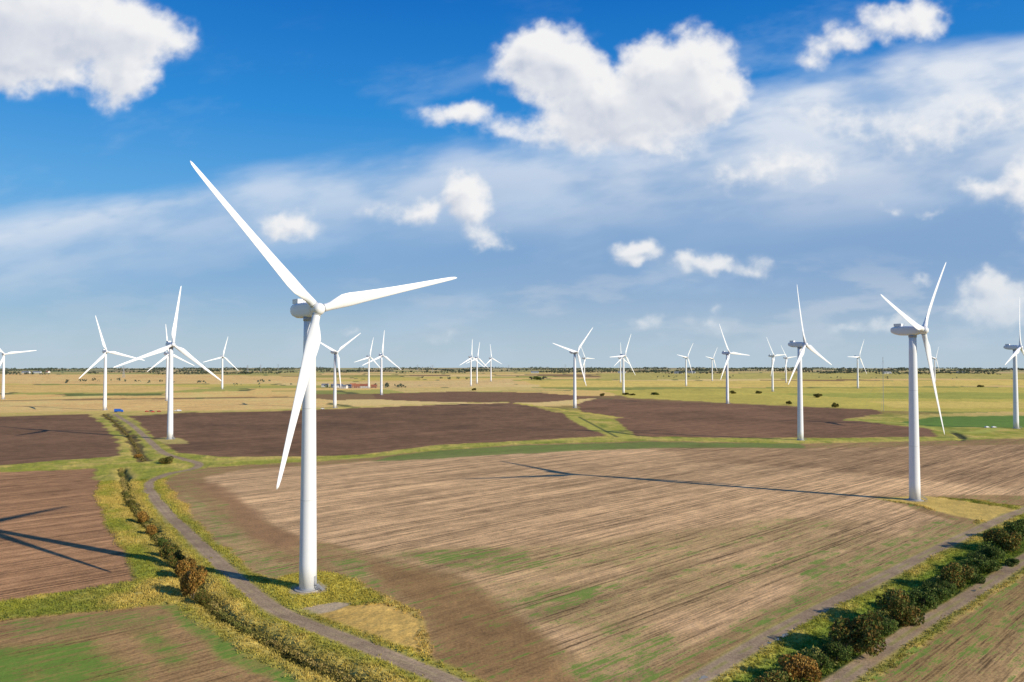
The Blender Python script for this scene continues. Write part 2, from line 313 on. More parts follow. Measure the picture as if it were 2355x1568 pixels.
def line(pts,hw,col,soft=.5,alpha=1.,isg=0.,dep=0.,var=.12,warp=0):
    k,d=dline(pts,warp); m=(1-_s(hw-soft,hw+soft,d))*alpha
    c=L(col)*(1+(nA[k,None]-.5)*2*var+(nB[k,None]-.5)*2*var)
    C[k]=mixc(C[k],c,m); grass[k]=grass[k]*(1-m)+isg*m; rows[k]*=(1-m); green[k]*=(1-m)
    if dep: hgt[k]-=dep*np.exp(-(d/hw)**2)
line(TR1,5.0,(.29,.29,.06),1.5,isg=.6,warp=1,var=.3,alpha=.85)
line(DI1,4,(.12,.10,.04),1.0,dep=.8,warp=1)
line(DI1b,5.5,(.42,.34,.11),2.0,isg=.8,warp=1,alpha=.7,var=.25)
line(DI1b,2.2,(.12,.12,.035),1.,dep=1.8,isg=.5,warp=1)
line(DI2,7,(.18,.25,.045),2,dep=1.0,isg=1.,warp=1,var=.3)
line(DI3,3,(.06,.07,.03),1,dep=1)
line(gl([(460,1062),(700,1056),(840,1051),(1000,1030),(1250,1015),(1450,1008),(1840,1013),(2150,1010),(2355,1003)]),3.2,(.33,.34,.08),1.5,isg=.3,warp=1)
line(gl([(1190,927),(1290,942),(1420,960)]),5,(.42,.38,.09),2,isg=.2,warp=1)
line(gl([(1320,960),(1370,985),(1440,1006)]),7,(.34,.34,.08),2,isg=.3,warp=1)
line(gl([(1950,966),(2060,972),(2150,985),(2230,995),(2290,985)]),6,(.30,.34,.08),2,warp=1)
line(gl([(1330,958),(1390,990),(1420,1005)]),1.5,(.10,.12,.04),.8)
line(gl([(-100,955),(200,948),(600,943),(1000,929),(1200,924)]),5,(.36,.35,.09),2,warp=1)
for T_,hw in ((TR1,2.1),(TR2,1.9),(TR3,1.9)):
    line(T_,hw+.7,(.26,.24,.09),.7,warp=1); k,d=dline(T_)
    line(T_,hw,(.27,.22,.165),.5,var=.35)
    m=(1-_s(.25,.7,d))*(.7 if T_ is not TR1 else .2)*sst(.35,.6,nB[k]); C[k]=mixc(C[k],L((.20,.21,.07)),m)
    m=(1-_s(.2,.6,np.abs(d-1.0)))*.35; C[k]=mixc(C[k],L((.19,.15,.105)),m)
for (px,py) in ((708,1355),(2104,1150)):
    line([G(px,py),(G(px,py)[0]+.1,G(px,py)[1])],4.6,(.30,.27,.18),.9,warp=1)
gb=np.array([[1.62,1.40,1.10]]); gg=np.array([[1.36,1.27,.95]]); C=C*(gb*(1-grass[:,None])+gg*grass[:,None])
hgt+=grass*((nB-.35)*.8+(nD-.4)*.5)*sst(900,500,RR)
hgt+=(1-grass)*(nD-.5)*.12*sst(500,300,RR)
for T_ in (TR1,TR2,TR3):
    k,d=dline(T_); hgt[k]*=_s(1.8,4,d)
quad=np.arange(nr*na).reshape(nr,na); a_=quad[:-1]; b_=quad[1:]
a2=np.roll(a_,-1,1); b2=np.roll(b_,-1,1)
faces=np.stack([a_,a2,b2,b_],-1).reshape(-1,4)[:, ::-1]
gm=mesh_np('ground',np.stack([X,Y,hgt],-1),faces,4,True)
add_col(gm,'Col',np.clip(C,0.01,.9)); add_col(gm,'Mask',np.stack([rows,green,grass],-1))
mat=bpy.data.materials.new('farmland'); mat.use_nodes=True; mt=mat.node_tree; q=NB(mt); bs=mt.nodes['Principled BSDF']
bs.inputs['Roughness'].default_value=.95; bs.inputs['Specular IOR Level'].default_value=.1
at=mt.nodes.new('ShaderNodeAttribute'); at.attribute_name='Col'; am=mt.nodes.new('ShaderNodeAttribute'); am.attribute_name='Mask'
sxm=mt.nodes.new('ShaderNodeSeparateColor'); mt.links.new(am.outputs['Color'],sxm.inputs[0])
gn=mt.nodes.new('ShaderNodeNewGeometry'); pos=gn.outputs['Position']
mp=mt.nodes.new('ShaderNodeMapping'); mp.inputs['Rotation'].default_value=(0,0,-math.radians(44.6)); mt.links.new(pos,mp.inputs[0])
st0=q.vm('MULTIPLY',mp.outputs[0],(.006,.14,1)); st1=q.vm('MULTIPLY',mp.outputs[0],(.016,.55,1)); st2=q.vm('MULTIPLY',mp.outputs[0],(.07,2.0,1))
s0=q.noise(st0,1,2,.55); s1=q.noise(st1,1,3,.65); s2=q.noise(st2,1,2,.6); fine=q.noise(pos,1.6,4,.75); fine2=q.noise(pos,.18,4,.6)
rowv=q.m('ADD',q.m('MULTIPLY',q.m('SUBTRACT',s1,.5),3.4),q.m('MULTIPLY',q.m('SUBTRACT',s2,.5),3.2))
rowv=q.m('ADD',rowv,q.m('MULTIPLY',q.m('SUBTRACT',s0,.5),1.8))
# tractor wheelings every 24 m
sp_=mt.nodes.new('ShaderNodeSeparateXYZ'); mt.links.new(mp.outputs[0],sp_.inputs[0])
fr_=q.m('FRACT',q.m('DIVIDE',sp_.outputs[1],24.)); dl=q.m('ABSOLUTE',q.m('SUBTRACT',q.m('ABSOLUTE',q.m('SUBTRACT',fr_,.5)),.042))
tram=q.ss(dl,.010,.020,-.85,0.)
rowv=q.m('ADD',rowv,q.m('MULTIPLY',tram,q.ss(s1,.3,.55)))
rowv=q.m('MULTIPLY',rowv,sxm.outputs[0])
fac=q.m('ADD',q.m('MULTIPLY',rowv,.62),q.m('MULTIPLY',q.m('SUBTRACT',fine,.5),1.7)); fac=q.m('ADD',fac,q.m('MULTIPLY',q.m('SUBTRACT',fine2,.5),.7))
mul=q.m('MAXIMUM',q.m('ADD',1.,fac),.25)
col=q.vm('SCALE',at.outputs['Color'],sc=mul)
gsel=q.m('ADD',q.m('ADD',q.m('MULTIPLY',q.m('SUBTRACT',s1,.5),1.7),q.m('MULTIPLY',q.m('SUBTRACT',s2,.5),1.2)),q.m('ADD',q.m('MULTIPLY',q.m('SUBTRACT',fine2,.5),1.3),q.m('MULTIPLY',q.m('SUBTRACT',fine,.5),1.2)))
gth=q.m('SUBTRACT',.53,q.m('MULTIPLY',sxm.outputs[1],.62))
gm_=q.ss(q.m('SUBTRACT',gsel,gth),-.07,.12)
gm_=q.m('MULTIPLY',gm_,q.ss(sxm.outputs[1],.05,.3)); gm_=q.m('MULTIPLY',gm_,.85)
gcol=q.mix(fine,(.09,.17,.02,1),(.21,.38,.05,1))
col=q.mix(gm_,col,gcol); mt.links.new(col,bs.inputs['Base Color'])
bp=mt.nodes.new('ShaderNodeBump'); bp.inputs['Strength'].default_value=.45; bp.inputs['Distance'].default_value=.2
mt.links.new(fine,bp.inputs['Height']); mt.links.new(bp.outputs[0],bs.inputs['Normal'])
ground=obj('ground',gm,mat)
# ---------------------------------------------------------------- grass tufts
area=RR**3; ok=(grass>.45)&(RR<430)&(RR>115)&(np.abs(np.arctan2(X,Y))<math.radians(38))
ki=np.nonzero(ok)[0]; pr=area[ki]/area[ki].sum(); NT=50000
sel=rng.choice(ki,NT,p=pr); tx=X[sel]+rng.normal(0,.5,NT); ty=Y[sel]+rng.normal(0,.5,NT); tz=hgt[sel]-.05
nb=5; ang=rng.uniform(0,6.283,(NT,nb)); hh=rng.uniform(.2,.6,(NT,nb))*(.4+1.0*nA[sel][:,None]); wdt=rng.uniform(.08,.18,(NT,nb))
ox=rng.normal(0,.25,(NT,nb)); oy=rng.normal(0,.25,(NT,nb)); lx=rng.normal(0,.2,(NT,nb)); ly=rng.normal(0,.2,(NT,nb))
bx=tx[:,None]+ox; by=ty[:,None]+oy; bz=np.repeat(tz[:,None],nb,1)
v0=np.stack([bx-np.cos(ang)*wdt,by-np.sin(ang)*wdt,bz],-1); v1=np.stack([bx+np.cos(ang)*wdt,by+np.sin(ang)*wdt,bz],-1); v2=np.stack([bx+lx,by+ly,bz+hh],-1)
vv=np.stack([v0,v1,v2],2).reshape(-1,3); ff=np.arange(len(vv)).reshape(-1,3)
tm=mesh_np('grass',vv,ff,3); tcx=np.repeat(np.clip(C[sel]*.95,0,1),nb*3,0)*rng.uniform(.8,1.2,(NT,1)).repeat(nb*3,0)
add_col(tm,'Col',tcx); MG=attrmat('grass_blades',.8,.3); obj('grass',tm,MG)
# ---------------------------------------------------------------- leaves
MLEAF=attrmat('foliage',.7,.25); MBARK=simple('bark',(.10,.075,.05),.9,.3,3)
def leafcloud(cent,rad,n,size,cols,seed):
    g_=np.random.default_rng(seed); cent=np.array(cent);rad=np.array(rad)
    vol=rad[:,0]*rad[:,1]*rad[:,2]; ci=g_.choice(len(cent),n,p=vol/vol.sum())
    d=g_.normal(size=(n,3)); d/=np.linalg.norm(d,axis=1)[:,None]
    rr=g_.uniform(.45,1.08,n)**.6; p=cent[ci]+d*rad[ci]*rr[:,None]; p[:,2]=np.maximum(p[:,2],.05)
    a=g_.normal(size=(n,3)); a/=np.linalg.norm(a,axis=1)[:,None]; c=np.cross(a,g_.normal(size=(n,3))); c/=np.linalg.norm(c,axis=1)[:,None]
    s=(size*g_.uniform(.5,1.3,n))[:,None]
    v=np.stack([p-a*s,p-c*s*.6,p+a*s,p+c*s*.6],1).reshape(-1,3)
    cols=np.array(cols); cc=cols[g_.integers(0,len(cols),n)]*g_.uniform(.6,1.35,(n,1))
    cl=g_.uniform(.7,1.25,len(cent)); cc=cc*cl[ci][:,None]
    return v,cc.repeat(4,0)
GREENC=[(.10,.16,.03),(.14,.19,.035),(.07,.12,.025),(.18,.19,.05)]
ORC=[(.34,.18,.04),(.42,.21,.04),(.22,.16,.035),(.46,.28,.07)]
MIXC=[(.15,.18,.04),(.20,.17,.04),(.26,.15,.035),(.11,.15,.03)]
def limbs(seed,h,w):
    g_=random.Random(seed); vs=[];fs=[]
    def seg(p,q_,r0,r1):
        z=(q_-p).normalized(); x=z.orthogonal().normalized(); y=z.cross(x); i0=len(vs)
        for (c,rr) in ((p,r0),(q_,r1)):
            for k in range(6):
                t_=k*math.pi/3; vs.append(c+x*math.cos(t_)*rr+y*math.sin(t_)*rr)
        for k in range(6): fs.append((i0+k,i0+(k+1)%6,i0+6+(k+1)%6,i0+6+k))
    for s_ in range(5):
        p=Vector((g_.uniform(-.1,.1),g_.uniform(-.1,.1),-.02)); q_=Vector((g_.uniform(-.35,.35),g_.uniform(-.35,.35),.4)); seg(p,q_,.022,.014)
        for j in range(3):
            seg(q_,q_+Vector((g_.uniform(-.3,.3),g_.uniform(-.3,.3),g_.uniform(.2,.42))),.012,.003)
    me=bpy.data.meshes.new('limbs'); me.from_pydata([tuple(v) for v in vs],[],fs); return me
def bush_var(seed,cols,n=4500):
    g_=random.Random(seed); ce=[];ra=[]
    for i in range(15):
        a=g_.uniform(0,6.28); rd=g_.uniform(0,.72); s_=g_.uniform(.18,.38); ce.append((math.cos(a)*rd,math.sin(a)*rd,g_.uniform(.2,.82-.3*rd))); ra.append((s_,s_,s_*.8))
    v,c=leafcloud(ce,ra,n,.05,cols,seed)
    me=mesh_np('foliage',v,np.arange(len(v)).reshape(-1,4)); add_col(me,'Col',c); me.materials.append(MLEAF)
    li=limbs(seed,1.0,1.0); li.materials.append(MBARK)
    return me,li
BV={'g':[bush_var(1,GREENC),bush_var(2,GREENC)],'o':[bush_var(3,ORC),bush_var(4,ORC)],'m':[bush_var(5,MIXC),bush_var(6,MIXC)]}
def bush(px,py,wm,hm,kind,name='bush'):
    x,y=G(px,py); me,li=random.choice(BV[kind])
    e=obj(name,None); e.location=(x,y,-.1); e.rotation_euler=(0,0,random.uniform(0,6.28)); e.scale=(wm/2,wm/2,hm)
    obj('foliage',me,None,e); obj('limbs',li,None,e)
for a in [(2310,1265,13,7.5,'m'),(2345,1240,11,6.5,'g'),(2255,1312,11,5.5,'g'),(2200,1350,10,6.5,'m'),(2150,1378,9,4.8,'g'),(2070,1435,12,7.5,'m'),(1975,1497,13,8,'m'),(1925,1515,7,4,'g'),(1835,1562,9,4.5,'o'),(1780,1600,9,4,'m'),(2235,1335,7,4.5,'g'),(2120,1400,8,4.5,'g'),(2025,1455,8,4.6,'g'),(2280,1290,9,5,'g'),(2370,1225,10,6,'g'),(1880,1540,6,3,'g'),(2175,1365,6,4,'g'),(2330,1300,5,2.5,'g'),
          (443,1374,7.5,8.5,'o'),(420,1330,7,6,'o'),(388,1280,6,4.8,'m'),(350,1228,5,3.6,'o'),(328,1200,6,4.2,'o'),(300,1165,4,3,'m'),(465,1388,4.5,3.4,'m'),(383,1066,10,4.5,'m'),(318,1052,6,2.5,'o'),(405,1302,6,4.6,'m'),(372,1256,4,3.4,'g'),
          (1440,908,14,5,'m'),(1455,909,12,4,'m'),(1505,908,18,5,'g'),(1880,914,16,7,'m'),(1385,911,10,6,'m'),(1920,937,10,7,'m'),(1815,930,9,6,'m'),(1235,873,40,14,'g'),(1745,905,14,6,'m'),(1685,905,16,6,'m'),(2255,890,18,6,'m'),(1090,898,12,6,'m')]:
    bush(*a)
def strip(name,pts,w,h,n,size,cols,seed,pw=1.7):
    g_=np.random.default_rng(seed); P_=np.array(pts); sg=np.linalg.norm(np.diff(P_,axis=0),axis=1); cum=np.concatenate([[0],np.cumsum(sg)])
    t_=g_.uniform(0,cum[-1],n); i=np.clip(np.searchsorted(cum,t_)-1,0,len(sg)-1); f=((t_-cum[i])/sg[i])[:,None]
    p=P_[i]*(1-f)+P_[i+1]*f; dd=(P_[i+1]-P_[i])/sg[i][:,None]; nn=np.stack([-dd[:,1],dd[:,0]],-1)
    clump=.6*vn(t_/7,t_*0+seed,seed)+.4*vn(t_/2.6,t_*0+seed,seed+3); hh_=h*(.1+1.3*clump**pw)
    off=g_.normal(0,.5,n)*w*(.6+.5*clump); p=p+nn*off[:,None]
    z=g_.uniform(0,1,n)*hh_*np.exp(-(off/w)**2)-.5
    c3=np.concatenate([p,z[:,None]],1)
    a=g_.normal(size=(n,3)); a/=np.linalg.norm(a,axis=1)[:,None]; c=np.cross(a,g_.normal(size=(n,3))); c/=np.linalg.norm(c,axis=1)[:,None]
    s=(size*g_.uniform(.5,1.4,n))[:,None]; v=np.stack([c3-a*s,c3-c*s*.6,c3+a*s,c3+c*s*.6],1).reshape(-1,3)
    cols=np.array(cols); ci=np.clip((vn(t_/9,t_*0,seed+5)*len(cols)+g_.normal(0,.6,n)).astype(int),0,len(cols)-1); cc=cols[ci]*g_.uniform(.6,1.3,(n,1))
    me=mesh_np(name,v,np.arange(len(v)).reshape(-1,4)); add_col(me,'Col',cc.repeat(4,0)); obj(name,me,MLEAF)
strip('hedge',DI2,4.0,3.4,46000,.25,[(.10,.17,.03),(.17,.24,.04),(.13,.19,.035),(.30,.28,.07)],11)
strip('hedge',DI1b,1.3,2.0,13000,.2,[(.17,.17,.035),(.36,.27,.07),(.46,.34,.11),(.30,.25,.06),(.18,.19,.04)],12,2.4)
strip('hedge',DI1,1.6,1.4,2500,.45,[(.16,.13,.04),(.22,.17,.05)],13)
# ---------------------------------------------------------------- distant trees
cs=[];rs=[]; g_=random.Random(3)
def far_tree(x,y,h):
    for k in range(4):
        s_=h*g_.uniform(.22,.38); cs.append((x+g_.uniform(-.35,.35)*h,y+g_.uniform(-.35,.35)*h,h*g_.uniform(.35,.7))); rs.append((s_*1.2,s_*1.2,s_))
for i in range(360):
    rr=g_.uniform(4200,8900); aa=math.radians(g_.uniform(-37,37)); x=rr*math.sin(aa); y=rr*math.cos(aa)
    L_=g_.uniform(40,280); n=int(L_/16); dx=g_.uniform(-.5,.5)
    for j in range(n): far_tree(x+j*16,y+j*16*dx+g_.uniform(-6,6),g_.uniform(7,16))
for (a,b0,c,n,h) in [(150,880,165,4,8),(180,877,290,9,8),(310,880,420,12,7),(740,892,760,6,8),(860,890,940,12,8),(455,880,480,4,8),(560,878,620,5,7),(1220,873,1260,6,9),(520,888,700,5,6),(960,872,1100,8,8),(1480,868,1700,12,7),(1800,870,2300,14,7)]:
    for j in range(n):
        p=G(g_.uniform(a,c),b0+g_.uniform(-2,2)); far_tree(p[0],p[1],h*g_.uniform(.7,1.3))
v,c=leafcloud(cs,rs,len(cs)*9,2.6,[(.10,.14,.09),(.12,.15,.10),(.13,.14,.10)],5)
me=mesh_np('distant_trees',v,np.arange(len(v)).reshape(-1,4)); add_col(me,'Col',c); obj('distant_trees',me,MLEAF)
# ---------------------------------------------------------------- turbine parts
MW=simple('white_turbine_paint',(.80,.81,.82),.35,.03,.4); MGREY=simple('grey_steel',(.35,.36,.37),.5,.1,2); MDK=simple('dark_opening',(.03,.03,.035),.6,.2,3)
MCON=simple('concrete',(.40,.37,.32),.9,.15,1.5); MSEAM=simple('flange_paint',(.62,.63,.64),.5,.05,1)
def lathe(name,prof,n=40,axis='Z'):
    vs=[];fs=[]
    for (rr,z) in prof:
        for k in range(n):
            t_=2*math.pi*k/n; 
            vs.append((rr*math.cos(t_),rr*math.sin(t_),z) if axis=='Z' else (rr*math.cos(t_),z,rr*math.sin(t_)))
    for i in range(len(prof)-1):
        for k in range(n): 
            f_=(i*n+k,i*n+(k+1)%n,(i+1)*n+(k+1)%n,(i+1)*n+k); fs.append(f_ if axis=='Z' else f_[::-1])
    fs.append(tuple(range(n))[::-1]); fs.append(tuple((len(prof)-1)*n+k for k in range(n)))
    me=bpy.data.meshes.new(name); me.from_pydata(vs,[],fs); me.update()
    for p in me.polygons: p.use_smooth=len(p.vertices)==4
    return me
HUBZ=70.4; OV=4.3
def tr(z): return 2.2-(.74)*(z/68.3)**1.05
ME_tower=lathe('tower',[(tr(z),z) for z in np.linspace(.3,68.2,12)],48)
def flatlathe(*a,**k):
    me=lathe(*a,**k)
    for p in me.polygons: p.use_smooth=False
    return me
ME_fl=[flatlathe('flange_seam',[(tr(z)+.03,z-.09),(tr(z)+.03,z+.09)],64) for z in (22.5,45.5)]
ME_base=flatlathe('base_flange',[(2.42,.2),(2.42,.55)],48)
ME_ring=lathe('yaw_ring',[(1.6,67.6),(1.6,68.6)],40)
ME_found=flatlathe('foundation',[(3.3,-.6),(3.3,.18),(3.15,.24),(0.01,.24)],40)
def loft(name,secs,n=28):
    vs=[];fs=[]
    for (y,hw,z0,z1,p_) in secs:
        for k in range(n):
            t_=2*math.pi*k/n; c_,s_=math.cos(t_),math.sin(t_)
            vs.append((hw*math.copysign(abs(c_)**(2/p_),c_),y,(z0+z1)/2+(z1-z0)/2*math.copysign(abs(s_)**(2/p_),s_)))
    for i in range(len(secs)-1):
        for k in range(n): fs.append((i*n+k,(i+1)*n+k,(i+1)*n+(k+1)%n,i*n+(k+1)%n))
    fs.append(tuple(range(n))); fs.append(tuple((len(secs)-1)*n+k for k in range(n))[::-1])
    me=bpy.data.meshes.new(name); me.from_pydata(vs,[],fs); me.update()
    for p in me.polygons: p.use_smooth=len(p.vertices)==4
    return me
ME_nac=loft('nacelle',[(-3.0,1.35,69.0,71.8,3),(-2.6,1.55,68.8,72.1,3.5),(-1.5,1.7,68.5,72.3,4.5),(2,1.75,68.4,72.4,5),(5.0,1.75,68.5,72.35,5),(7.0,1.65,69.0,72.2,4),(8.0,1.45,69.5,71.95,3.2),(8.5,1.1,69.9,71.6,3),(8.65,.5,70.3,71.2,3)])
def boxes(name,bl):
    vs=[];fs=[]
    for (cx,cy,cz,sx_,sy_,sz_) in bl:
        i=len(vs)
        for dx in(-1,1):
            for dy in(-1,1):
                for dz in(-1,1): vs.append((cx+dx*sx_/2,cy+dy*sy_/2,cz+dz*sz_/2))
        for f_ in((0,1,3,2),(4,6,7,5),(0,4,5,1),(2,3,7,6),(0,2,6,4),(1,5,7,3)): fs.append(tuple(i+k for k in f_))
    me=bpy.data.meshes.new(name); me.from_pydata(vs,[],fs); me.update(); return me
ME_cool=boxes('cooler',[(-1.2,5.6,72.85,.16,3.0,1.2),(1.2,5.6,72.85,.16,3.0,1.2),(0,7.06,72.85,2.24,.14,1.2),(0,4.14,72.85,2.24,.14,1.2),(0,3.3,72.75,.08,.08,1.6),(.5,3.3,73.2,.05,.05,1.4)])
ME_louv=boxes('louvre',[(0,5.6,72.7,2.2,2.7,.5)])
ME_hub=lathe('spinner',[(1.4,1.35),(1.5,1.2),(1.55,.4),(1.55,-.6),(1.45,-1.05),(1.2,-1.5),(.8,-1.8),(.3,-1.93),(.02,-1.95)],36,'Y')
ME_gap=lathe('main_bearing',[(1.25,1.5),(1.25,1.2)],32,'Y')
def blade():
    secs=[(1.2,2.0,1.0,0),(2.6,2.0,1.0,2),(3.6,2.1,.9,6),(5.2,2.8,.55,13),(7.2,3.5,.34,13),(9.5,3.55,.27,11),(13,3.1,.235,8),(18,2.6,.21,5.5),(24,2.1,.19,3.5),(30,1.72,.18,2),(36,1.38,.17,1),(40,1.12,.165,0),(42.8,.9,.16,0),(44.3,.62,.15,0),(45.0,.2,.14,0)]
    n=20; vs=[];fs=[]
    for (z,ch,tk,tw) in secs:
        a_=math.radians(tw+3); bend=-.9*(z/45)**2.2
        bl=min(1,max(0,(z-2.8)/3.5))
        for k in range(n):
            t_=2*math.pi*k/n; cx=.5*math.cos(t_); shp=math.sin(t_)*.5*tk
            if bl>0: shp*= (1-bl*.75*max(0,-(math.cos(t_)))**1.3)
            xx=(cx-.20*bl)*ch; yy=shp*ch
            vs.append((xx*math.cos(a_)-yy*math.sin(a_),xx*math.sin(a_)+yy*math.cos(a_)+bend,z))
    for i in range(len(secs)-1):
        for k in range(n): fs.append((i*n+k,i*n+(k+1)%n,(i+1)*n+(k+1)%n,(i+1)*n+k))
    fs.append(tuple((len(secs)-1)*n+k for k in range(n)))
    me=bpy.data.meshes.new('blade'); me.from_pydata(vs,[],fs); me.update()
    for p in me.polygons: p.use_smooth=True
    return me
ME_blade=blade(); ME_col=lathe('blade_root_ring',[(1.04,1.5),(1.04,1.72)],28)
ME_door=boxes('door',[(2.17,0,2.5,.12,.95,2.1)])
bl=[]
for i in range(6): bl.append((2.7+.32*i+.16,0,1.35-.2*i,.3,1.1,.06))
for s_ in(-.55,.55):
    for i in range(7): bl.append((2.6+.32*i,s_,1.9-.2*i,.06,.06,1.1))
bl+=[(2.5,0,1.42,.5,1.2,.07)]
ME_stair=boxes('entrance_stairs',bl)
TILT=math.radians(4)
TB=[((708,1355),[(437,368),(1042,652),(625,1130)]),((2104,1150),[(2167,612),(2015,690),(2167,1005)]),((1841,1012),[(1827,657),(1913,843),(1810,888)]),
((391,1010),[(416,655),(258,845),(505,878)]),((241,943),[(219,715),(335,826),(180,870)]),((7,918),[(87,800),(-25,770)]),((384,922),[(381,750),(447,836),(338,849)]),
((511,895),[(523,769),(465,830),(549,851)]),((770,938),[(831,772),(734,787)]),((848,893),[(857,771),(815,830)]),((877,908),[(883,754),(833,838),(925,850)]),
((1083,888),[(1084,776),(1055,838),(1113,842)]),((1097,882),[(1104,785)]),((1129,877),[(1126,789),(1156,833),(1113,838)]),((1322,938),[(1369,757),(1268,793),(1343,870)]),
((1344,878),[(1366,825)]),((1434,905),[(1450,770),(1400,821),(1459,862)]),((1427,880),[(1427,785)]),((1578,888),[(1594,789),(1555,815),(1592,856)]),((1638,876),[(1650,802),(1621,820),(1650,850)]),
((1673,928),[(1652,748),(1722,821),(1656,873)]),((1777,900),[(1760,778),(1807,816),(1772,860)]),((1808,880),[(1795,796),(1833,820),(1805,855)]),((1973,893),[(1984,785),(1947,822),(1993,860)]),
((2150,878),[(2157,795),(2135,820),(2158,862)]),((2337,985),[(2348,690),(2298,843)])]
def tipw(base,psi,th):
    lo=Vector((math.cos(th)*45,-.9,math.sin(th)*45)); lo=Matrix.Rotation(-TILT,3,'X')@lo
    lo=lo+Vector((0,-OV,HUBZ)); return Matrix.Rotation(psi,3,'Z')@lo+Vector((base[0],base[1],0))
for bi,((bx_,by_),tips) in enumerate(TB):
    base=G(bx_,by_); best=(1e18,0,0)
    lim=(16 if len(tips)==3 else 4)
    for dpsi in range(-lim,lim+1,2):
        psi=math.radians(43.5+dpsi)
        for ph in range(0,120,2):
            pr_=[proj(tipw(base,psi,math.radians(ph+120*k))) for k in range(3)]
            e_=sum(min((p[0]-t_[0])**2+(p[1]-t_[1])**2 for p in pr_) for t_ in tips)*(1+abs(dpsi)*.02)
            if e_<best[0]: best=(e_,psi,math.radians(ph))
    _,psi,ph=best
    e=obj('wind_turbine',None); e.location=(base[0],base[1],0); e.rotation_euler=(0,0,psi)
    obj('tower',ME_tower,MW,e); obj('foundation',ME_found,MCON,e); obj('yaw_ring',ME_ring,MGREY,e); obj('nacelle',ME_nac,MW,e)
    for m_ in ME_fl: obj('flange_seam',m_,MSEAM,e)
    obj('base_flange',ME_base,MGREY,e)
    obj('cooler_frame',ME_cool,MW,e); obj('cooler_louvre',ME_louv,MDK,e)
    d=obj('door',ME_door,MGREY,e); d.rotation_euler=(0,0,math.radians(-20)-psi); s_=obj('entrance_stairs',ME_stair,MGREY,e); s_.rotation_euler=d.rotation_euler
    ro=obj('rotor',None,None,e,(0,-OV,HUBZ)); ro.rotation_euler=(-TILT,0,0)
    obj('spinner',ME_hub,MW,ro); obj('main_bearing',ME_gap,MGREY,ro)
    for k in range(3):
        al=math.pi/2-(ph+k*2*math.pi/3)
        bo=obj('blade_%d'%(k+1),ME_blade,MW,ro); bo.rotation_euler=(0,al,0)
        rg=obj('blade_ring_%d'%(k+1),ME_col,MGREY,ro); rg.rotation_euler=(0,al,0)
# ---------------------------------------------------------------- farm buildings
MWALL=simple('rendered_wall',(.62,.60,.56),.9,.1,1); MBRICK=simple('brick_wall',(.30,.15,.10),.9,.2,2); MROOF=simple('tile_roof',(.34,.12,.06),.9,.2,2); MSLATE=simple('slate_roof',(.20,.21,.23),.8,.2,2)
MSHED=simple('shed_cladding',(.55,.57,.58),.6,.1,1); MGLASS=simple('window_glass',(.05,.06,.07),.1,.1,1)
def house(px,py,l,w,h,rh,wall,roof,rot,name='farmhouse'):
    e=obj(name,None); x,y=G(px,py); e.location=(x,y,0); e.rotation_euler=(0,0,rot)
    me=bpy.data.meshes.new('walls'); a_,b_=l/2,w/2
    me.from_pydata([(-a_,-b_,0),(a_,-b_,0),(a_,b_,0),(-a_,b_,0),(-a_,-b_,h),(a_,-b_,h),(a_,b_,h),(-a_,b_,h),(-a_,0,h+rh),(a_,0,h+rh)],[],[(0,1,5,4),(2,3,7,6),(1,2,6,9,5),(3,0,4,8,7)])
    obj('walls',me,wall,e)
    o_=.5; me=bpy.data.meshes.new('roof'); zz=h-o_*rh/b_+.1; t_=.18
    me.from_pydata([(-a_-o_,-b_-o_,zz),(a_+o_,-b_-o_,zz),(a_+o_,0,h+rh+.1),(-a_-o_,0,h+rh+.1),(a_+o_,b_+o_,zz),(-a_-o_,b_+o_,zz),
      (-a_-o_,-b_-o_,zz+t_),(a_+o_,-b_-o_,zz+t_),(a_+o_,0,h+rh+.1+t_),(-a_-o_,0,h+rh+.1+t_),(a_+o_,b_+o_,zz+t_),(-a_-o_,b_+o_,zz+t_)],[],[(0,3,2,1),(3,5,4,2),(6,7,8,9),(9,8,10,11),(0,1,7,6),(4,5,11,10),(1,2,8,7),(2,4,10,8),(3,0,6,9),(5,3,9,11)])
    obj('roof',me,roof,e)
    wb=[]; n=max(2,int(l/3.5))
    for i in range(n):
        for zf in ([1.5,4.1] if h>4.5 else [1.5]): wb.append((-a_+(i+.5)*l/n,-b_-.02,zf,1.1,.1,1.2))
    obj('windows',boxes('windows',wb),MGLASS,e); obj('door',boxes('door',[(a_*.1,-b_-.03,1.05,1.0,.12,2.1)]),MGREY,e)
    if h>4: obj('chimney',boxes('chimney',[(a_*.7,0,h+rh+.6,.9,.9,1.8)]),MBRICK,e)
house(775,891,26,12,5,3,MSHED,MSLATE,.3,'barn'); house(790,893,16,10,5,3,MWALL,MSLATE,-.2,'barn'); house(802,892,12,8,5,3,MWALL,MSLATE,.1)
house(822,892,16,9,5,4,MBRICK,MROOF,.2); house(838,892,18,9,5,4,MWALL,MROOF,-.1); house(812,890,14,8,5,3.5,MBRICK,MROOF,.5); house(860,892,12,8,4.5,3,MBRICK,MROOF,0); house(748,890,16,9,5,3,MWALL,MSLATE,0,'barn')
for (px,py,nm,ro_) in [(60,858,'barn',MSLATE),(85,858,'barn',MSLATE),(110,857,'farmhouse',MROOF),(700,858,'farmhouse',MROOF),(1430,858,'barn',MSLATE),(1560,859,'barn',MSLATE),(1590,858,'barn',MSLATE),(2040,859,'barn',MSLATE),(2100,858,'farmhouse',MROOF),(2210,858,'barn',MSLATE),(1230,858,'barn',MSLATE)]:
    house(px,py,42 if nm=='barn' else 20,16,6,5,MSHED if nm=='barn' else MWALL,ro_,random.uniform(-.4,.4),nm)
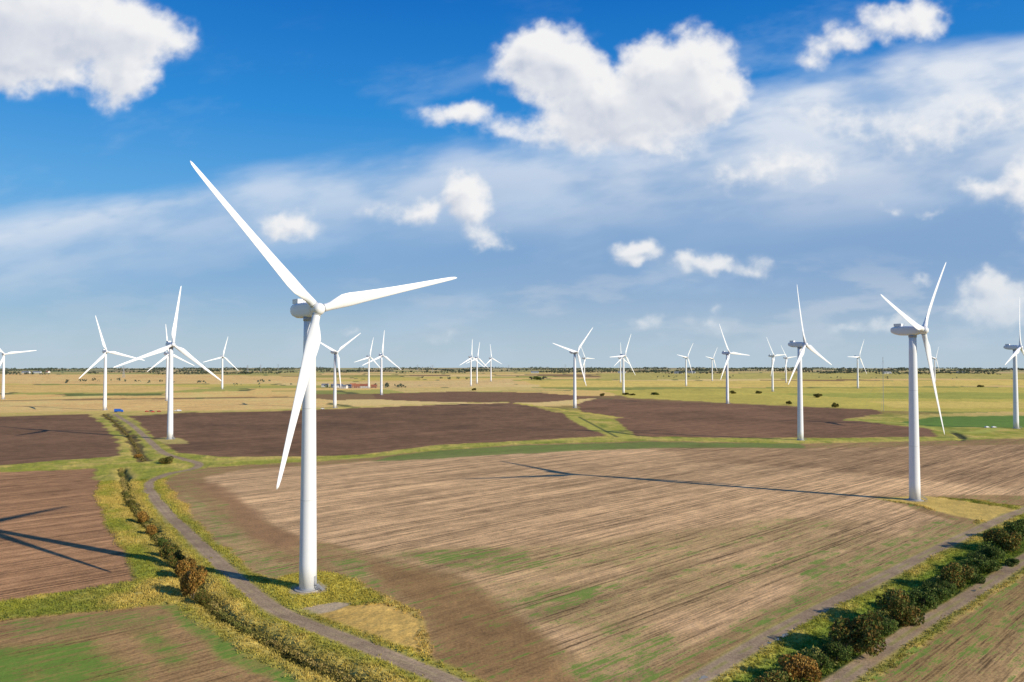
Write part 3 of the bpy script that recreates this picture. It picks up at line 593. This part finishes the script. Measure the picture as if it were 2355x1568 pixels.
# ---------------------------------------------------------------- vehicles
MTY=simple('tyre',(.03,.03,.03),.9,.1,2)
def wheels(e,xs,w,r_):
    for x in xs:
        for y in(-w,w):
            o=obj('wheel',lathe('wheel',[(r_*.6,-.12),(r_,-.12),(r_,.12),(r_*.6,.12)],18,'Y'),MTY,e,(x,y,r_))
def car(px,py,col,rot,van=False):
    e=obj('parked_van' if van else 'parked_car',None); x,y=G(px,py); e.location=(x,y,.05); e.rotation_euler=(0,0,rot)
    m=simple('car_paint',col,.3,.02)
    if van: pf=[(-2.5,.4),(-2.5,2.1),(-2.3,2.25),(1.2,2.25),(1.9,1.35),(2.5,1.15),(2.6,.4)]
    else: pf=[(-2.1,.35),(-2.15,.95),(-1.7,1.05),(-1.2,1.45),(.4,1.47),(1.1,1.0),(2.0,.88),(2.15,.35)]
    hw=.85;n=len(pf); vs=[(a_,-hw*(.85 if z>1.2 else 1),z) for a_,z in pf]+[(a_,hw*(.85 if z>1.2 else 1),z) for a_,z in pf]
    fs=[tuple(range(n)),tuple(range(2*n-1,n-1,-1))]+[(i,i+n,(i+1)%n+n,(i+1)%n) for i in range(n)]
    me=bpy.data.meshes.new('body'); me.from_pydata(vs,[],fs); obj('body',me,m,e)
    obj('windows',boxes('windows',[(-.3,0,1.22,1.5,1.6,.3)] if not van else [(1.0,0,1.75,.7,1.56,.5)]),MGLASS,e); wheels(e,(-1.35,1.35),.8,.33)
def truck(px,py,rot):
    e=obj('blue_truck',None); x,y=G(px,py); e.location=(x,y,.05); e.rotation_euler=(0,0,rot)
    mb=simple('blue_paint',(.02,.12,.50),.4,.05)
    obj('container',boxes('container',[(-1.2,0,2.5,7,2.5,2.9)]+[(-4.5+i*.6,-1.28,2.5,.1,.06,2.7) for i in range(12)]),mb,e); obj('chassis',boxes('chassis',[(0,0,.85,9,1.2,.3)]),MDK,e)
    me=bpy.data.meshes.new('cab'); pf=[(2.5,.6),(2.5,3.0),(4.0,3.0),(4.7,1.9),(4.8,.6)]; n=5
    me.from_pydata([(a_,-1.2,z) for a_,z in pf]+[(a_,1.2,z) for a_,z in pf],[],[tuple(range(n)),tuple(range(2*n-1,n-1,-1))]+[(i,i+n,(i+1)%n+n,(i+1)%n) for i in range(n)])
    obj('cab',me,mb,e); wheels(e,(-3.8,-2.6,3.6),1.1,.5)
truck(273,948,.2)
for a_ in [(338,947,(.5,.03,.03),.2),(348,946,(.05,.05,.06),1),(366,947,(.5,.04,.03),.1),(405,946,(.6,.6,.6),.3),(742,941,(.7,.7,.7),.2),(2270,984,(.6,.62,.65),.3),(2286,984,(.7,.7,.7),.1),(352,948,(.55,.05,.04),.4)]:
    car(*a_)
car(412,946,(.7,.7,.7),.2,True)
# ---------------------------------------------------------------- pylons and mast
def stick(vs,fs,p,q_,w):
    p=Vector(p);q_=Vector(q_); z=(q_-p).normalized(); x=z.orthogonal().normalized()*w; y=z.cross(x); i=len(vs)
    for c in(p,q_):
        for s_ in(x,y,-x,-y): vs.append(tuple(c+s_))
    for k in range(4): fs.append((i+k,i+(k+1)%4,i+4+(k+1)%4,i+4+k))
def pylon(x,y,h):
    vs=[];fs=[]; lv=[(0,4),(.25,2.8),(.5,1.8),(.72,1.0),(.86,.8),(1,.2)]
    for i in range(len(lv)-1):
        (z0,a0),(z1,a1)=lv[i],lv[i+1]
        cr=[(-1,-1),(1,-1),(1,1),(-1,1)]
        for k in range(4):
            c0=cr[k];c1=cr[(k+1)%4]
            stick(vs,fs,(c0[0]*a0,c0[1]*a0,z0*h),(c0[0]*a1,c0[1]*a1,z1*h),.3)
            stick(vs,fs,(c0[0]*a0,c0[1]*a0,z0*h),(c1[0]*a1,c1[1]*a1,z1*h),.2); stick(vs,fs,(c1[0]*a0,c1[1]*a0,z0*h),(c0[0]*a1,c0[1]*a1,z1*h),.2)
    for z,w in((.68,9),(.8,11),(.92,8)):
        stick(vs,fs,(-w,0,z*h),(w,0,z*h),.3); stick(vs,fs,(-w,0,z*h),(0,0,(z+.07)*h),.2); stick(vs,fs,(w,0,z*h),(0,0,(z+.07)*h),.2)
    me=bpy.data.meshes.new('electricity_pylon'); me.from_pydata(vs,[],fs); o=obj('electricity_pylon',me,MGREY); o.location=(x,y,0)
for px,d in((570,4300),(600,5200),(995,4600),(285,3000),(640,6000),(960,5600),(1170,5000),(470,5400),(1300,5600)):
    pylon((px-W/2)/F*d,d,46)
vs=[];fs=[]; x,y=G(2032,945)
for k in range(3):
    a_=k*2.094; stick(vs,fs,(.35*math.cos(a_),.35*math.sin(a_),0),(.25*math.cos(a_),.25*math.sin(a_),64),.07)
    for z in(30,60): stick(vs,fs,(26*math.cos(a_),26*math.sin(a_),0),(0,0,z),.03)
for i in range(30):
    a_=i*2.094; stick(vs,fs,(.35*math.cos(a_),.35*math.sin(a_),i*2.1),(.3*math.cos(a_+2.094),.3*math.sin(a_+2.094),i*2.1+2.1),.05)
me=bpy.data.meshes.new('weather_mast'); me.from_pydata(vs,[],fs); o=obj('weather_mast',me,MGREY); o.location=(x,y,0)
# ---------------------------------------------------------------- puddles
MPUD=simple('puddle_water',(.16,.16,.15),.03,.05)
for (px,py,a_,b_) in [(1805,1462,1.6,.6),(1790,1470,.9,.5),(2240,1358,1.0,.5),(1770,1478,.6,.4),(2255,1352,.6,.3),(1618,1558,1.1,.5)]:
    x,y=G(px,py); vs=[]; ph=random.uniform(0,6)
    for k in range(28):
        t_=k*2*math.pi/28; rr=1+.25*math.sin(3*t_+ph)+.12*math.sin(7*t_+ph*2); u=a_*math.cos(t_)*rr; w_=b_*math.sin(t_)*rr
        vs.append((u*.7-w_*.71,u*.71+w_*.7,0))
    me=bpy.data.meshes.new('puddle'); me.from_pydata(vs,[],[tuple(range(28))]); o=obj('puddle',me,MPUD); o.location=(x,y,.03)
